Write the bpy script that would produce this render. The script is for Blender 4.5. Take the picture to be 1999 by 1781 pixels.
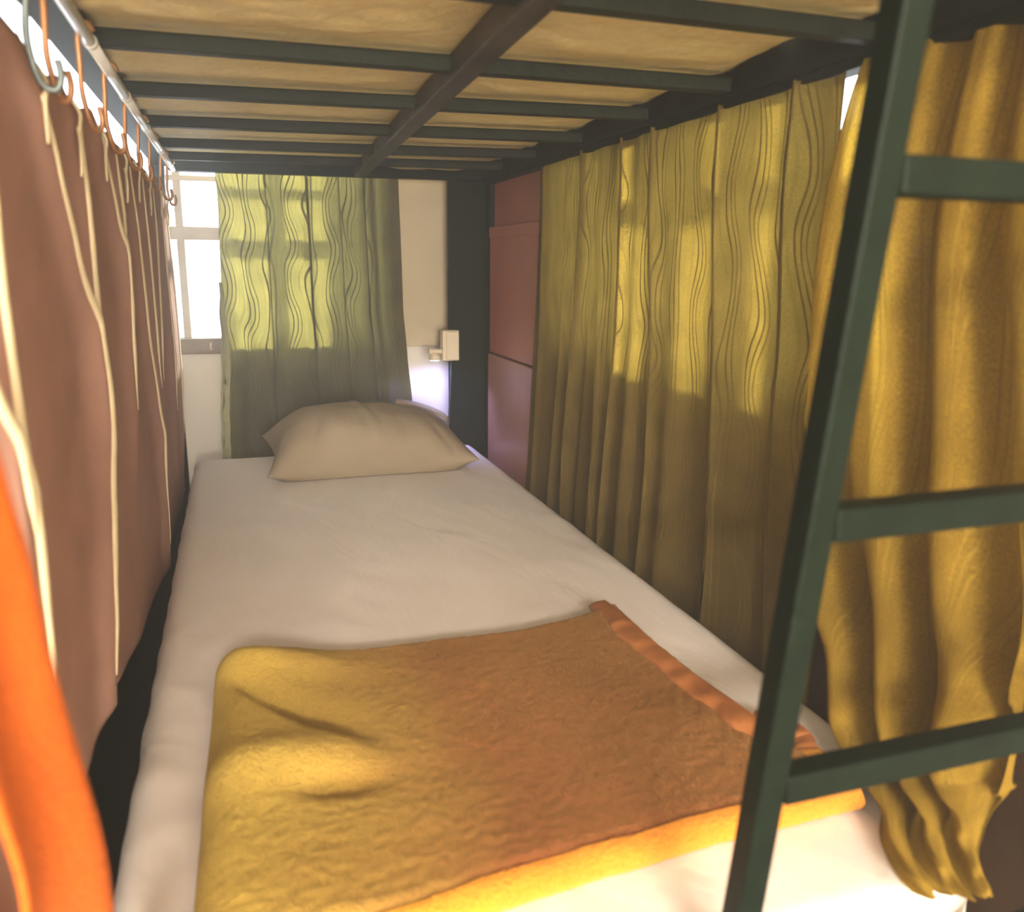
import bpy, bmesh, math, random
from mathutils import Vector, Matrix, noise
random.seed(7)
for o in list(bpy.data.objects):
    bpy.data.objects.remove(o)
scene = bpy.context.scene
COL = scene.collection
# World axes: x across the bunk to the right, y along it away from the camera, z up.
# The eye of the camera is the origin, the mattress top is z = -0.60, the floor z = -1.10.

# ------------------------------------------------------------------ camera
cam_d = bpy.data.cameras.new('camera')
cam = bpy.data.objects.new('camera', cam_d)
COL.objects.link(cam)
FPX, YAW, PITCH, ROLL = 1612.12, -0.319821, 0.227116, 0.010369
def cam_rows():
    ca, sa, cb, sb, cg, sg = math.cos(YAW), math.sin(YAW), math.cos(PITCH), math.sin(PITCH), math.cos(ROLL), math.sin(ROLL)
    B = Matrix(((1, 0, 0), (0, 0, -1), (0, 1, 0)))
    Rz = Matrix(((ca, sa, 0), (-sa, ca, 0), (0, 0, 1)))
    Rx = Matrix(((1, 0, 0), (0, cb, -sb), (0, sb, cb)))
    Rr = Matrix(((cg, -sg, 0), (sg, cg, 0), (0, 0, 1)))
    return Rr @ Rx @ B @ Rz
_R = cam_rows()
_right, _up, _back = Vector(_R[0]), -Vector(_R[1]), -Vector(_R[2])
cam.matrix_world = Matrix(((_right.x, _up.x, _back.x, 0), (_right.y, _up.y, _back.y, 0), (_right.z, _up.z, _back.z, 0), (0, 0, 0, 1)))
cam_d.sensor_fit = 'HORIZONTAL'
cam_d.sensor_width = 36.0
cam_d.lens = FPX / 1999.0 * 36.0
cam_d.clip_start = 0.02
cam_d.dof.use_dof = True
cam_d.dof.focus_distance = 2.1
cam_d.dof.aperture_fstop = 4.5
scene.camera = cam

# ------------------------------------------------------------------ sky, sun, large lights, exposure
world = bpy.data.worlds.new('sky')
scene.world = world
world.use_nodes = True
bg = world.node_tree.nodes['Background']
bg.inputs['Color'].default_value = (0.90, 0.94, 1.0, 1)
bg.inputs['Strength'].default_value = 5.0

sun_d = bpy.data.lights.new('hazy_sun', 'SUN')
sun_d.energy = 15.0
sun_d.angle = math.radians(6)
sun_d.color = (1.0, 0.93, 0.78)
sun = bpy.data.objects.new('hazy_sun', sun_d)
COL.objects.link(sun)
_sd = Vector((-0.50, -0.78, -0.30))
sun.rotation_euler = _sd.to_track_quat('-Z', 'Y').to_euler()

def area(name, loc, target, sx, sy, energy, color):
    d = bpy.data.lights.new(name, 'AREA')
    d.shape = 'RECTANGLE'; d.size = sx; d.size_y = sy; d.energy = energy; d.color = color
    o = bpy.data.objects.new(name, d)
    COL.objects.link(o)
    o.location = loc
    o.rotation_euler = (Vector(target) - Vector(loc)).to_track_quat('-Z', 'Y').to_euler()
    return o
area('rear_fill', (-0.35, -6.40, -0.20), (0.25, 1.6, -0.15), 1.8, 1.6, 2500, (1.0, 0.82, 0.60))  # unseen fill light added behind the camera; no doorway is built
area('overhead_fill', (-0.40, -3.30, 1.27), (-0.20, -1.4, -0.6), 1.2, 0.6, 720, (1.0, 0.86, 0.70))  # overhead fill added to brighten the sheet, without a fixture

scene.view_settings.view_transform = 'Standard'
scene.view_settings.look = 'None'
scene.view_settings.exposure = 0.72
scene.view_settings.gamma = 1.0
scene.view_settings.use_curve_mapping = False
scene.cycles.max_bounces = 8
scene.cycles.transparent_max_bounces = 12
scene.cycles.caustics_reflective = False
scene.cycles.caustics_refractive = False
scene.cycles.sample_clamp_indirect = 6.0

# ------------------------------------------------------------------ materials
class NT:
    def __init__(s, name):
        s.m = bpy.data.materials.new(name); s.m.use_nodes = True
        s.t = s.m.node_tree; s.t.nodes.clear()
        s.out = s.t.nodes.new('ShaderNodeOutputMaterial')
    def n(s, typ, **kw):
        nd = s.t.nodes.new(typ)
        for k, v in kw.items():
            if k.startswith('_'):
                setattr(nd, k[1:], v)
            else:
                key = k.replace('__', ' ')
                nd.inputs[int(key[1:]) if key[0] == 'i' and key[1:].isdigit() else key].default_value = v
        return nd
    def l(s, a, b): s.t.links.new(a, b)
    def math(s, op, a, b=None):
        nd = s.t.nodes.new('ShaderNodeMath'); nd.operation = op
        for i, v in enumerate((a, b)):
            if v is None: continue
            if isinstance(v, (int, float)): nd.inputs[i].default_value = v
            else: s.l(v, nd.inputs[i])
        return nd.outputs[0]
    def ramp(s, fac, stops):
        nd = s.t.nodes.new('ShaderNodeValToRGB')
        while len(nd.color_ramp.elements) < len(stops): nd.color_ramp.elements.new(0.5)
        for e, (p, c) in zip(nd.color_ramp.elements, stops):
            e.position = p; e.color = (c[0], c[1], c[2], 1) if not isinstance(c, float) else (c, c, c, 1)
        s.l(fac, nd.inputs[0])
        return nd.outputs[0]

def plain(name, col, rough=0.6, var=0.12, scale=18.0, bump=0.0, bscale=60.0, metallic=0.0, spec=0.4):
    t = NT(name)
    tc = t.n('ShaderNodeTexCoord')
    nz = t.n('ShaderNodeTexNoise', Scale=scale, Detail=4.0)
    t.l(tc.outputs['Object'], nz.inputs['Vector'])
    c = t.ramp(nz.outputs[0], [(0.3, [x * (1 - var) for x in col]), (0.7, [min(1, x * (1 + var)) for x in col])])
    p = t.n('ShaderNodeBsdfPrincipled', Roughness=rough, Metallic=metallic)
    p.inputs['Specular IOR Level'].default_value = spec
    t.l(c, p.inputs['Base Color'])
    if bump:
        b = t.n('ShaderNodeTexNoise', Scale=bscale, Detail=5.0)
        t.l(tc.outputs['Object'], b.inputs['Vector'])
        bp = t.n('ShaderNodeBump', Strength=bump, Distance=0.01)
        t.l(b.outputs[0], bp.inputs['Height']); t.l(bp.outputs[0], p.inputs['Normal'])
    t.l(p.outputs[0], t.out.inputs['Surface'])
    return t.m

def emit(name, col, strength):
    t = NT(name)
    e = t.n('ShaderNodeEmission', Color=(*col, 1), Strength=strength)
    t.l(e.outputs[0], t.out.inputs['Surface'])
    return t.m

def pane_mat():
    t = NT('window_glass')
    tr = t.n('ShaderNodeBsdfTransparent', Color=(0.96, 0.98, 0.98, 1))
    gl = t.n('ShaderNodeBsdfGlossy', Roughness=0.03)
    mx = t.n('ShaderNodeMixShader', i0=0.05)
    t.l(tr.outputs[0], mx.inputs[1]); t.l(gl.outputs[0], mx.inputs[2]); t.l(mx.outputs[0], t.out.inputs['Surface'])
    return t.m

def curtain_mat(name, front, through, mixf, line_dark=0.9):
    """jacquard curtain cloth: pinched wavy lines woven in, partly translucent. UVs are metres."""
    t = NT(name)
    uv = t.n('ShaderNodeUVMap')
    sp = t.n('ShaderNodeSeparateXYZ'); t.l(uv.outputs[0], sp.inputs[0])
    u, v = sp.outputs[0], sp.outputs[1]
    wob = t.n('ShaderNodeTexNoise', Scale=5.0, Detail=1.0); t.l(uv.outputs[0], wob.inputs['Vector'])
    v2 = t.math('ADD', v, t.math('MULTIPLY', wob.outputs[0], 0.10))
    a = t.math('SINE', t.math('MULTIPLY', v2, 2 * math.pi / 0.23))
    b = t.math('SINE', t.math('MULTIPLY', u, 2 * math.pi / 0.150))
    c2 = t.math('SINE', t.math('ADD', t.math('MULTIPLY', v2, 2 * math.pi / 0.26), t.math('MULTIPLY', u, 9.0)))
    x = t.math('ADD', u, t.math('MULTIPLY', t.math('MULTIPLY', a, b), 0.0095))
    x = t.math('ADD', x, t.math('MULTIPLY', c2, 0.010))
    fr = t.math('FRACT', t.math('DIVIDE', x, 0.0150))
    ln = t.math('ABSOLUTE', t.math('SUBTRACT', fr, 0.5))
    line = t.ramp(ln, [(0.07, 1.0), (0.17, 0.0)])
    grp = t.math('SINE', t.math('MULTIPLY', x, 2 * math.pi / 0.075))
    grp = t.ramp(t.math('ADD', t.math('MULTIPLY', grp, 0.5), 0.5), [(0.15, 0.15), (0.6, 1.0)])
    line = t.math('MULTIPLY', line, grp)
    sk = t.n('ShaderNodeTexNoise', Scale=330.0, Detail=2.0); t.l(uv.outputs[0], sk.inputs['Vector'])
    spk = t.ramp(sk.outputs[0], [(0.35, 0.62), (0.66, 1.25)])
    cl = t.n('ShaderNodeTexNoise', Scale=14.0, Detail=3.0); t.l(uv.outputs[0], cl.inputs['Vector'])
    cld = t.ramp(cl.outputs[0], [(0.3, 0.82), (0.7, 1.12)])
    k = t.math('MULTIPLY', t.math('MULTIPLY', spk, cld), t.math('SUBTRACT', 1.0, t.math('MULTIPLY', line, line_dark)))
    def tint(col, fac):
        nd = t.n('ShaderNodeVectorMath', _operation='SCALE'); nd.inputs[0].default_value = col
        t.l(fac, nd.inputs['Scale']); return nd.outputs[0]
    df = t.n('ShaderNodeBsdfDiffuse', Roughness=0.7)
    kf = t.math('MULTIPLY', cld, t.math('ADD', t.math('MULTIPLY', spk, 0.6), t.math('ADD', 0.4, t.math('MULTIPLY', line, 0.35))))
    t.l(tint(front, kf), df.inputs['Color'])
    tl = t.n('ShaderNodeBsdfTranslucent'); t.l(tint(through, k), tl.inputs['Color'])
    sh = t.n('ShaderNodeBsdfSheen', Color=(0.55, 0.45, 0.16, 1), Roughness=0.4)
    mx = t.n('ShaderNodeMixShader', i0=mixf)
    t.l(df.outputs[0], mx.inputs[1]); t.l(tl.outputs[0], mx.inputs[2])
    bp = t.n('ShaderNodeBump', Strength=0.25, Distance=0.002)
    t.l(t.math('ADD', t.math('MULTIPLY', line, 0.7), sk.outputs[0]), bp.inputs['Height'])
    t.l(bp.outputs[0], df.inputs['Normal'])
    t.l(mx.outputs[0], t.out.inputs['Surface'])
    return t.m

def sheet_mat():
    t = NT('white_cotton_sheet')
    tc = t.n('ShaderNodeTexCoord')
    mp = t.n('ShaderNodeMapping'); mp.inputs['Scale'].default_value = (1.0, 0.45, 1.0); mp.inputs['Rotation'].default_value = (0, 0, 0.5)
    t.l(tc.outputs['Object'], mp.inputs[0])
    n1 = t.n('ShaderNodeTexNoise', Scale=7.0, Detail=6.0, Roughness=0.55, Distortion=0.8); t.l(mp.outputs[0], n1.inputs['Vector'])
    n2 = t.n('ShaderNodeTexNoise', Scale=220.0, Detail=2.0); t.l(tc.outputs['Object'], n2.inputs['Vector'])
    h = t.math('ADD', n1.outputs[0], t.math('MULTIPLY', n2.outputs[0], 0.03))
    bp = t.n('ShaderNodeBump', Strength=0.35, Distance=0.02); t.l(h, bp.inputs['Height'])
    p = t.n('ShaderNodeBsdfPrincipled', Roughness=0.85)
    p.inputs['Base Color'].default_value = (0.90, 0.81, 0.735, 1); p.inputs['Specular IOR Level'].default_value = 0.15
    t.l(bp.outputs[0], p.inputs['Normal']); t.l(p.outputs[0], t.out.inputs['Surface'])
    return t.m

def fleece_mat(name, c1, c2):
    """fuzzy fleece; c1 golden tone paints the light from the left, c2 rust for the rest (object x in metres)."""
    t = NT(name)
    tc = t.n('ShaderNodeTexCoord')
    sp = t.n('ShaderNodeSeparateXYZ'); t.l(tc.outputs['Object'], sp.inputs[0])
    big = t.n('ShaderNodeTexNoise', Scale=5.0, Detail=3.0); t.l(tc.outputs['Object'], big.inputs['Vector'])
    fz = t.n('ShaderNodeTexNoise', Scale=270.0, Detail=3.0, Roughness=0.65, Distortion=0.2); t.l(tc.outputs['Object'], fz.inputs['Vector'])
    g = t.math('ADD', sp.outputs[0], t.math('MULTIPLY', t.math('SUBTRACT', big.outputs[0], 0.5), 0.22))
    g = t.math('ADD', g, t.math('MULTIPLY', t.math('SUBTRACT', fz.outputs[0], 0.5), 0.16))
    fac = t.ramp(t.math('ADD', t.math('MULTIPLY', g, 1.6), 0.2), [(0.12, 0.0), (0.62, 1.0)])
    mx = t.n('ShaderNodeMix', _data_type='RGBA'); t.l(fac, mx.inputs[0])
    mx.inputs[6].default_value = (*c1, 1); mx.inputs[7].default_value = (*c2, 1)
    hs = t.n('ShaderNodeHueSaturation'); t.l(mx.outputs[2], hs.inputs['Color'])
    t.l(t.ramp(fz.outputs[0], [(0.3, 0.72), (0.7, 1.2)]), hs.inputs['Value'])
    p = t.n('ShaderNodeBsdfPrincipled', Roughness=0.95)
    p.inputs['Specular IOR Level'].default_value = 0.05
    p.inputs['Sheen Weight'].default_value = 0.45; p.inputs['Sheen Roughness'].default_value = 0.45
    p.inputs['Sheen Tint'].default_value = (1.0, 0.72, 0.22, 1)
    t.l(hs.outputs[0], p.inputs['Base Color'])
    bp = t.n('ShaderNodeBump', Strength=0.8, Distance=0.006); t.l(fz.outputs[0], bp.inputs['Height'])
    t.l(bp.outputs[0], p.inputs['Normal']); t.l(p.outputs[0], t.out.inputs['Surface'])
    return t.m

def ticking_mat():
    t = NT('cream_mattress_cover')
    tc = t.n('ShaderNodeTexCoord')
    n0 = t.n('ShaderNodeTexNoise', Scale=16.0, Detail=6.0, Roughness=0.6, Distortion=1.2); t.l(tc.outputs['Object'], n0.inputs['Vector'])
    n1 = t.n('ShaderNodeTexNoise', Scale=55.0, Detail=4.0, Distortion=1.0); t.l(tc.outputs['Object'], n1.inputs['Vector'])
    c = t.ramp(n1.outputs[0], [(0.32, (0.90, 0.69, 0.29)), (0.62, (0.98, 0.81, 0.39))])
    bp = t.n('ShaderNodeBump', Strength=0.5, Distance=0.012); t.l(t.math('ADD', n0.outputs[0], t.math('MULTIPLY', n1.outputs[0], 0.25)), bp.inputs['Height'])
    p = t.n('ShaderNodeBsdfPrincipled', Roughness=0.6); t.l(c, p.inputs['Base Color']); p.inputs['Specular IOR Level'].default_value = 0.3
    t.l(bp.outputs[0], p.inputs['Normal']); t.l(p.outputs[0], t.out.inputs['Surface'])
    return t.m

def weave_mat(name, col):
    t = NT(name)
    uv = t.n('ShaderNodeUVMap')
    vo = t.n('ShaderNodeTexVoronoi', Scale=230.0); t.l(uv.outputs[0], vo.inputs['Vector'])
    c = t.ramp(vo.outputs['Distance'], [(0.1, [x * 0.72 for x in col]), (0.5, [min(1, x * 1.15) for x in col])])
    p = t.n('ShaderNodeBsdfPrincipled', Roughness=0.65); t.l(c, p.inputs['Base Color']); p.inputs['Specular IOR Level'].default_value = 0.3
    bp = t.n('ShaderNodeBump', Strength=0.5, Distance=0.002); t.l(vo.outputs['Distance'], bp.inputs['Height'])
    t.l(bp.outputs[0], p.inputs['Normal']); t.l(p.outputs[0], t.out.inputs['Surface'])
    return t.m

M = {}
M['black'] = plain('black_painted_steel', (0.0025, 0.0055, 0.003), 0.5, 0.2, 30, 0.12, 120, spec=0.06)
M['slatsteel'] = plain('black_slat_steel', (0.010, 0.013, 0.008), 0.55, 0.3, 25, 0.2, 90, spec=0.12)
M['wall'] = plain('cream_wall_paint', (0.88, 0.79, 0.68), 0.8, 0.04, 4, 0.08, 90)
M['white_wall'] = plain('white_wall_paint', (0.80, 0.78, 0.76), 0.8, 0.04, 4, 0.08, 90)
M['board'] = plain('cream_board', (0.62, 0.50, 0.33), 0.7, 0.05, 8, 0.05, 60)
M['darkwood'] = plain('dark_brown_rail', (0.045, 0.024, 0.012), 0.6, 0.25, 18, 0.1, 60, spec=0.15)
M['worn'] = plain('worn_beam_steel', (0.040, 0.033, 0.024), 0.5, 0.6, 14, 0.2, 70, spec=0.2)
M['floor'] = plain('dark_floor', (0.03, 0.028, 0.02), 0.7, 0.3, 9)
M['ceil'] = plain('ceiling_paint', (0.7, 0.67, 0.6), 0.9, 0.03, 5)
M['sill'] = plain('brown_window_wood', (0.20, 0.12, 0.06), 0.55, 0.3, 22, 0.1, 60)
M['frame'] = plain('pale_window_frame', (0.62, 0.52, 0.42), 0.55, 0.1, 22)
M['pane'] = pane_mat()
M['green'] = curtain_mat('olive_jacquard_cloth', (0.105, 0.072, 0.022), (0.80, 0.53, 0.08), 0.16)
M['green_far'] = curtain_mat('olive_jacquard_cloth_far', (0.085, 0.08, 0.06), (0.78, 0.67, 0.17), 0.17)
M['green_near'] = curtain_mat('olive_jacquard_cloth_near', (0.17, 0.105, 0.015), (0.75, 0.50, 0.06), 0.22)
M['brown'] = plain('brown_curtain_cloth', (0.40, 0.23, 0.18), 0.85, 0.10, 12, 0.15, 300, spec=0.1)
M['cream'] = plain('cream_tape_ridge_light', (0.78, 0.66, 0.42), 0.7, 0.08, 40)  # colour of the tape, and of the light painted on the fold ridges
M['sheet'] = sheet_mat()
M['pillow'] = plain('taupe_pillowcase', (0.28, 0.22, 0.145), 0.8, 0.07, 14, 0.8, 14, spec=0.1)
M['fleece'] = fleece_mat('rust_fleece', (0.44, 0.30, 0.055), (0.185, 0.052, 0.017))  # the golden left part is light painted into the fleece colour
M['fleece_lit'] = fleece_mat('rust_fleece_lit_edge', (0.60, 0.32, 0.03), (0.56, 0.20, 0.02))  # brighter copy of the fleece: light on the near fold put into its colour
M['satin'] = plain('orange_satin_binding', (0.32, 0.115, 0.035), 0.5, 0.12, 60, 0.1, 40, spec=0.4)
M['ticking'] = ticking_mat()
M['red'] = plain('terracotta_panel', (0.38, 0.12, 0.085), 0.35, 0.08, 5, 0.03, 30, spec=0.5)
M['redlow'] = plain('terracotta_panel_low', (0.40, 0.19, 0.15), 0.35, 0.08, 5, 0.03, 30, spec=0.5)
M['rod'] = plain('white_enamel_rod', (0.80, 0.77, 0.70), 0.3, 0.05, 20, spec=0.5)
M['hook'] = plain('bronze_hook', (0.36, 0.17, 0.07), 0.4, 0.2, 60, metallic=0.4)
M['hookdark'] = plain('grey_hook', (0.10, 0.12, 0.12), 0.4, 0.2, 60, metallic=0.4)
M['plastic'] = plain('ivory_plastic', (0.72, 0.60, 0.42), 0.4, 0.04, 20, spec=0.5)
M['cable'] = plain('black_cable', (0.02, 0.02, 0.025), 0.4, 0.1, 30)
M['led'] = emit('led_lens', (0.72, 0.76, 1.0), 14.0)
M['orange'] = weave_mat('orange_knit', (0.44, 0.085, 0.005))
M['stitch'] = plain('dark_orange_thread', (0.30, 0.06, 0.02), 0.7, 0.2, 60)
M['mattress'] = plain('mattress_ticking', (0.55, 0.5, 0.42), 0.8, 0.05, 20)

# ------------------------------------------------------------------ helpers
def tag(o, label=None, cat=None, group=None, kind=None):
    if label: o['label'] = label
    if cat: o['category'] = cat
    if group: o['group'] = group
    if kind: o['kind'] = kind
    return o
def empty(name, loc):
    o = bpy.data.objects.new(name, None); COL.objects.link(o); o.location = loc; o.empty_display_size = 0.1
    return o
def link(name, me, mat, parent=None):
    o = bpy.data.objects.new(name, me); COL.objects.link(o)
    if mat is not None and not me.materials: me.materials.append(mat)
    if parent is not None:
        o.parent = parent
        if parent.type == 'EMPTY': o.matrix_parent_inverse = Matrix.Translation(-Vector(parent.location))
    return o
def mesh(name, vs, fs, mat, parent=None, smooth=False, uvs=None):
    me = bpy.data.meshes.new(name); me.from_pydata([tuple(v) for v in vs], [], fs)
    if uvs:
        ul = me.uv_layers.new(name='UVMap')
        for lp in me.loops: ul.data[lp.index].uv = uvs[lp.vertex_index]
    me.update()
    if smooth: me.polygons.foreach_set('use_smooth', [True] * len(me.polygons))
    return link(name, me, mat, parent)
def bm_obj(name, bm, mat, parent=None, smooth=False):
    me = bpy.data.meshes.new(name); bm.normal_update(); bm.to_mesh(me); bm.free()
    if smooth: me.polygons.foreach_set('use_smooth', [True] * len(me.polygons))
    return link(name, me, mat, parent)
def add_box(bm, lo, hi, bevel=0.0, seg=2):
    r = bmesh.ops.create_cube(bm, size=1.0); vs = r['verts']
    c = [(a + b) / 2 for a, b in zip(lo, hi)]; s = [b - a for a, b in zip(lo, hi)]
    for v in vs: v.co = Vector((c[0] + v.co.x * s[0], c[1] + v.co.y * s[1], c[2] + v.co.z * s[2]))
    if bevel:
        es = list({e for v in vs for e in v.link_edges})
        bmesh.ops.bevel(bm, geom=es, offset=bevel, segments=seg, affect='EDGES', profile=0.5)
def box(name, lo, hi, mat, parent=None, bevel=0.002, seg=2, smooth=False):
    bm = bmesh.new(); add_box(bm, lo, hi, bevel, seg)
    return bm_obj(name, bm, mat, parent, smooth)
def beam(name, p0, p1, w, h, mat, parent=None, bevel=0.002, roll_ref=(0, 0, 1), nseg=1, wob=0.0):
    """square tube from p0 to p1, w wide across and h along roll_ref."""
    p0, p1 = Vector(p0), Vector(p1)
    d = (p1 - p0); L = d.length; d.normalize()
    side = d.cross(Vector(roll_ref)).normalized(); up = side.cross(d).normalized()
    bm = bmesh.new(); add_box(bm, (-w / 2, 0, -h / 2), (w / 2, L, h / 2), bevel, 2)
    for v in bm.verts: v.co = p0 + side * v.co.x + d * v.co.y + up * v.co.z
    return bm_obj(name, bm, mat, parent)
def smooth_pts(pts, n=6):
    P = [Vector(p) for p in pts]; out = []
    for i in range(len(P) - 1):
        p0 = P[max(i - 1, 0)]; p1 = P[i]; p2 = P[i + 1]; p3 = P[min(i + 2, len(P) - 1)]
        for k in range(n):
            t = k / n
            out.append(0.5 * ((2 * p1) + (p2 - p0) * t + (2 * p0 - 5 * p1 + 4 * p2 - p3) * t * t + (3 * p1 - p0 - 3 * p2 + p3) * t ** 3))
    out.append(P[-1]); return out
def tube_geo(pts, r, n=8, flat=1.0, flat_dir=None):
    vs, fs = [], []; N = len(pts); prev = None
    for i, p in enumerate(pts):
        d = (pts[min(i + 1, N - 1)] - pts[max(i - 1, 0)]).normalized()
        if flat_dir is not None: a = Vector(flat_dir)
        else: a = prev if prev is not None else (Vector((0, 0, 1)) if abs(d.z) < 0.9 else Vector((1, 0, 0)))
        a = (a - d * a.dot(d)).normalized(); b = d.cross(a); prev = a
        rr = r(i / (N - 1)) if callable(r) else r
        for k in range(n):
            t = 2 * math.pi * k / n
            vs.append(p + a * (math.cos(t) * rr * flat) + b * (math.sin(t) * rr))
    for i in range(N - 1):
        for k in range(n):
            k2 = (k + 1) % n
            fs.append((i * n + k, i * n + k2, (i + 1) * n + k2, (i + 1) * n + k))
    fs.append(tuple(reversed(range(n)))); fs.append(tuple((N - 1) * n + k for k in range(n)))
    return vs, fs
def tube(name, pts, r, mat, parent=None, n=8, sm=6, flat=1.0, flat_dir=None):
    P = smooth_pts(pts, sm) if sm else [Vector(p) for p in pts]
    vs, fs = tube_geo(P, r, n, flat, flat_dir)
    return mesh(name, vs, fs, mat, parent, True)
def grid(name, nu, nv, f, mat, parent=None, uvf=None, thick=0.0):
    vs, uvs, fs = [], [], []
    for j in range(nv + 1):
        for i in range(nu + 1):
            u, v = i / nu, j / nv
            vs.append(f(u, v)); uvs.append(uvf(u, v) if uvf else (u, v))
    for j in range(nv):
        for i in range(nu):
            a = j * (nu + 1) + i
            fs.append((a, a + 1, a + nu + 2, a + nu + 1))
    o = mesh(name, vs, fs, mat, parent, True, uvs)
    if thick:
        md = o.modifiers.new('cloth_thickness', 'SOLIDIFY'); md.thickness = thick; md.offset = 0
    return o
def lerp(a, b, t): return a + (b - a) * t
def interp(tab, x):
    if x <= tab[0][0]: return tab[0][1]
    for (x0, y0), (x1, y1) in zip(tab, tab[1:]):
        if x <= x1:
            t = (x - x0) / (x1 - x0); t = t * t * (3 - 2 * t) * 0.4 + t * 0.6
            return y0 + (y1 - y0) * t
    return tab[-1][1]
def lathe(name, prof, loc, mat, parent=None, n=24, axis='Z'):
    vs, fs = [], []
    for r, h in prof:
        for k in range(n):
            t = 2 * math.pi * k / n
            p = (r * math.cos(t), r * math.sin(t), h) if axis == 'Z' else (h, r * math.cos(t), r * math.sin(t))
            vs.append((loc[0] + p[0], loc[1] + p[1], loc[2] + p[2]))
    N = len(prof)
    for i in range(N - 1):
        for k in range(n):
            k2 = (k + 1) % n
            fs.append((i * n + k, i * n + k2, (i + 1) * n + k2, (i + 1) * n + k))
    fs.append(tuple(reversed(range(n)))); fs.append(tuple((N - 1) * n + k for k in range(n)))
    return mesh(name, vs, fs, mat, parent, True)
def nz(x, y=0.0, z=0.0): return noise.noise(Vector((x, y, z)))

# ------------------------------------------------------------------ the room
YW, XR = 2.86, 0.87                       # inner faces of far wall and right wall
def struct(o): return tag(o, kind='structure')
struct(box('floor', (-1.9, -7.0, -1.2), (1.2, 3.05, -1.1), M['floor'], bevel=0))
struct(box('ceiling', (-1.9, -7.0, 1.3), (1.2, 3.05, 1.4), M['ceil'], bevel=0))
struct(box('wall_left', (-1.9, -7.0, -1.1), (-1.75, 3.05, 1.3), M['white_wall'], bevel=0))
struct(box('wall_back', (-1.75, -7.0, -1.1), (1.2, -6.85, 1.3), M['white_wall'], bevel=0))
# far wall with the window opening
WX0, WX1, WZ0, WZ1 = -0.75, 0.435, -0.285, 0.75
def wall_far():
    bm = bmesh.new()
    for lo, hi in (((-1.75, YW, -1.1), (WX0, YW + 0.15, 1.3)), ((WX1, YW, -1.1), (XR, YW + 0.15, 1.3)),
                   ((WX0, YW, -1.1), (WX1, YW + 0.15, WZ0)), ((WX0, YW, WZ1), (WX1, YW + 0.15, 1.3))):
        add_box(bm, lo, hi)
    return bm_obj('wall_far', bm, M['wall'])
struct(wall_far())
# right wall with its window opening
RY0, RY1, RZ0, RZ1 = 1.00, 2.10, -0.185, 0.75
def wall_right():
    bm = bmesh.new()
    for lo, hi in (((XR, -6.85, -1.1), (XR + 0.15, RY0, 1.3)), ((XR, RY1, -1.1), (XR + 0.15, 3.05, 1.3)),
                   ((XR, RY0, -1.1), (XR + 0.15, RY1, RZ0)), ((XR, RY0, RZ1), (XR + 0.15, RY1, 1.3))):
        add_box(bm, lo, hi)
    return bm_obj('wall_right', bm, M['wall'])
struct(wall_right())

w1 = struct(empty('window_1', ((WX0 + WX1) / 2, YW + 0.03, WZ0)))
box('sill', (WX0, YW - 0.012, WZ0 - 0.005), (WX1, YW + 0.08, WZ0 + 0.045), M['sill'], w1, 0.003)
tube('sill_latch', [(-0.085, YW - 0.014, WZ0 + 0.03), (-0.085, YW - 0.02, WZ0 + 0.02), (-0.085, YW - 0.014, WZ0 + 0.008)], 0.004, M['plastic'], w1)
for x in (-0.75, -0.165, 0.205, 0.412):
    box('stile', (x, YW + 0.02, WZ0 + 0.045), (x + 0.023, YW + 0.06, WZ1), M['frame'], w1, 0.002)
for z0, z1 in ((0.068, 0.108), (0.246, 0.262), (WZ1 - 0.03, WZ1)):
    box('transom', (WX0, YW + 0.015, z0), (WX1, YW + 0.065, z1), M['frame'], w1, 0.002)
for a, b in ((-0.727, -0.165), (-0.142, 0.205), (0.228, 0.412)):
    for z0, z1 in ((WZ0 + 0.045, 0.068), (0.108, 0.246), (0.262, WZ1 - 0.03)):
        box('pane', (a, YW + 0.038, z0), (b, YW + 0.042, z1), M['pane'], w1, 0)
w2 = struct(empty('window_2', (XR + 0.03, (RY0 + RY1) / 2, RZ0)))
box('sill', (XR - 0.01, RY0, RZ0 - 0.02), (XR + 0.08, RY1, RZ0 + 0.012), M['sill'], w2, 0.003)
RST = [(1.00, 0.03), (1.20, 0.05), (1.37, 0.05), (1.60, 0.06), (1.87, 0.035), (2.00, 0.022), (2.08, 0.02)]
for y, w in RST:
    box('stile', (XR + 0.0, y, RZ0 + 0.012), (XR + 0.05, y + w, RZ1), M['sill'], w2, 0.002)
for z0, z1 in ((0.16, 0.19), (RZ1 - 0.03, RZ1)):
    box('transom', (XR + 0.005, RY0, z0), (XR + 0.045, RY1, z1), M['sill'], w2, 0.002)
box('shade_panel', (XR + 0.002, 1.53, 0.15), (XR + 0.048, 1.74, RZ1), M['sill'], w2, 0.003)  # unseen panel added to cast the dark rectangle on the long curtain
for (ya, wa), (yb, wb) in zip(RST, RST[1:]):
    for z0, z1 in ((RZ0 + 0.012, 0.16), (0.19, RZ1 - 0.03)):
        box('pane', (XR + 0.024, ya + wa, z0), (XR + 0.027, yb, z1), M['pane'], w2, 0)

# cream board fixed in front of the far wall beside the window
tag(box('wall_board', (0.47, YW - 0.045, -0.275), (0.80, YW - 0.005, 0.62), M['board'], None, 0.003),
    'cream board fixed to the far wall between green curtain and black post', 'board')

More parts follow.
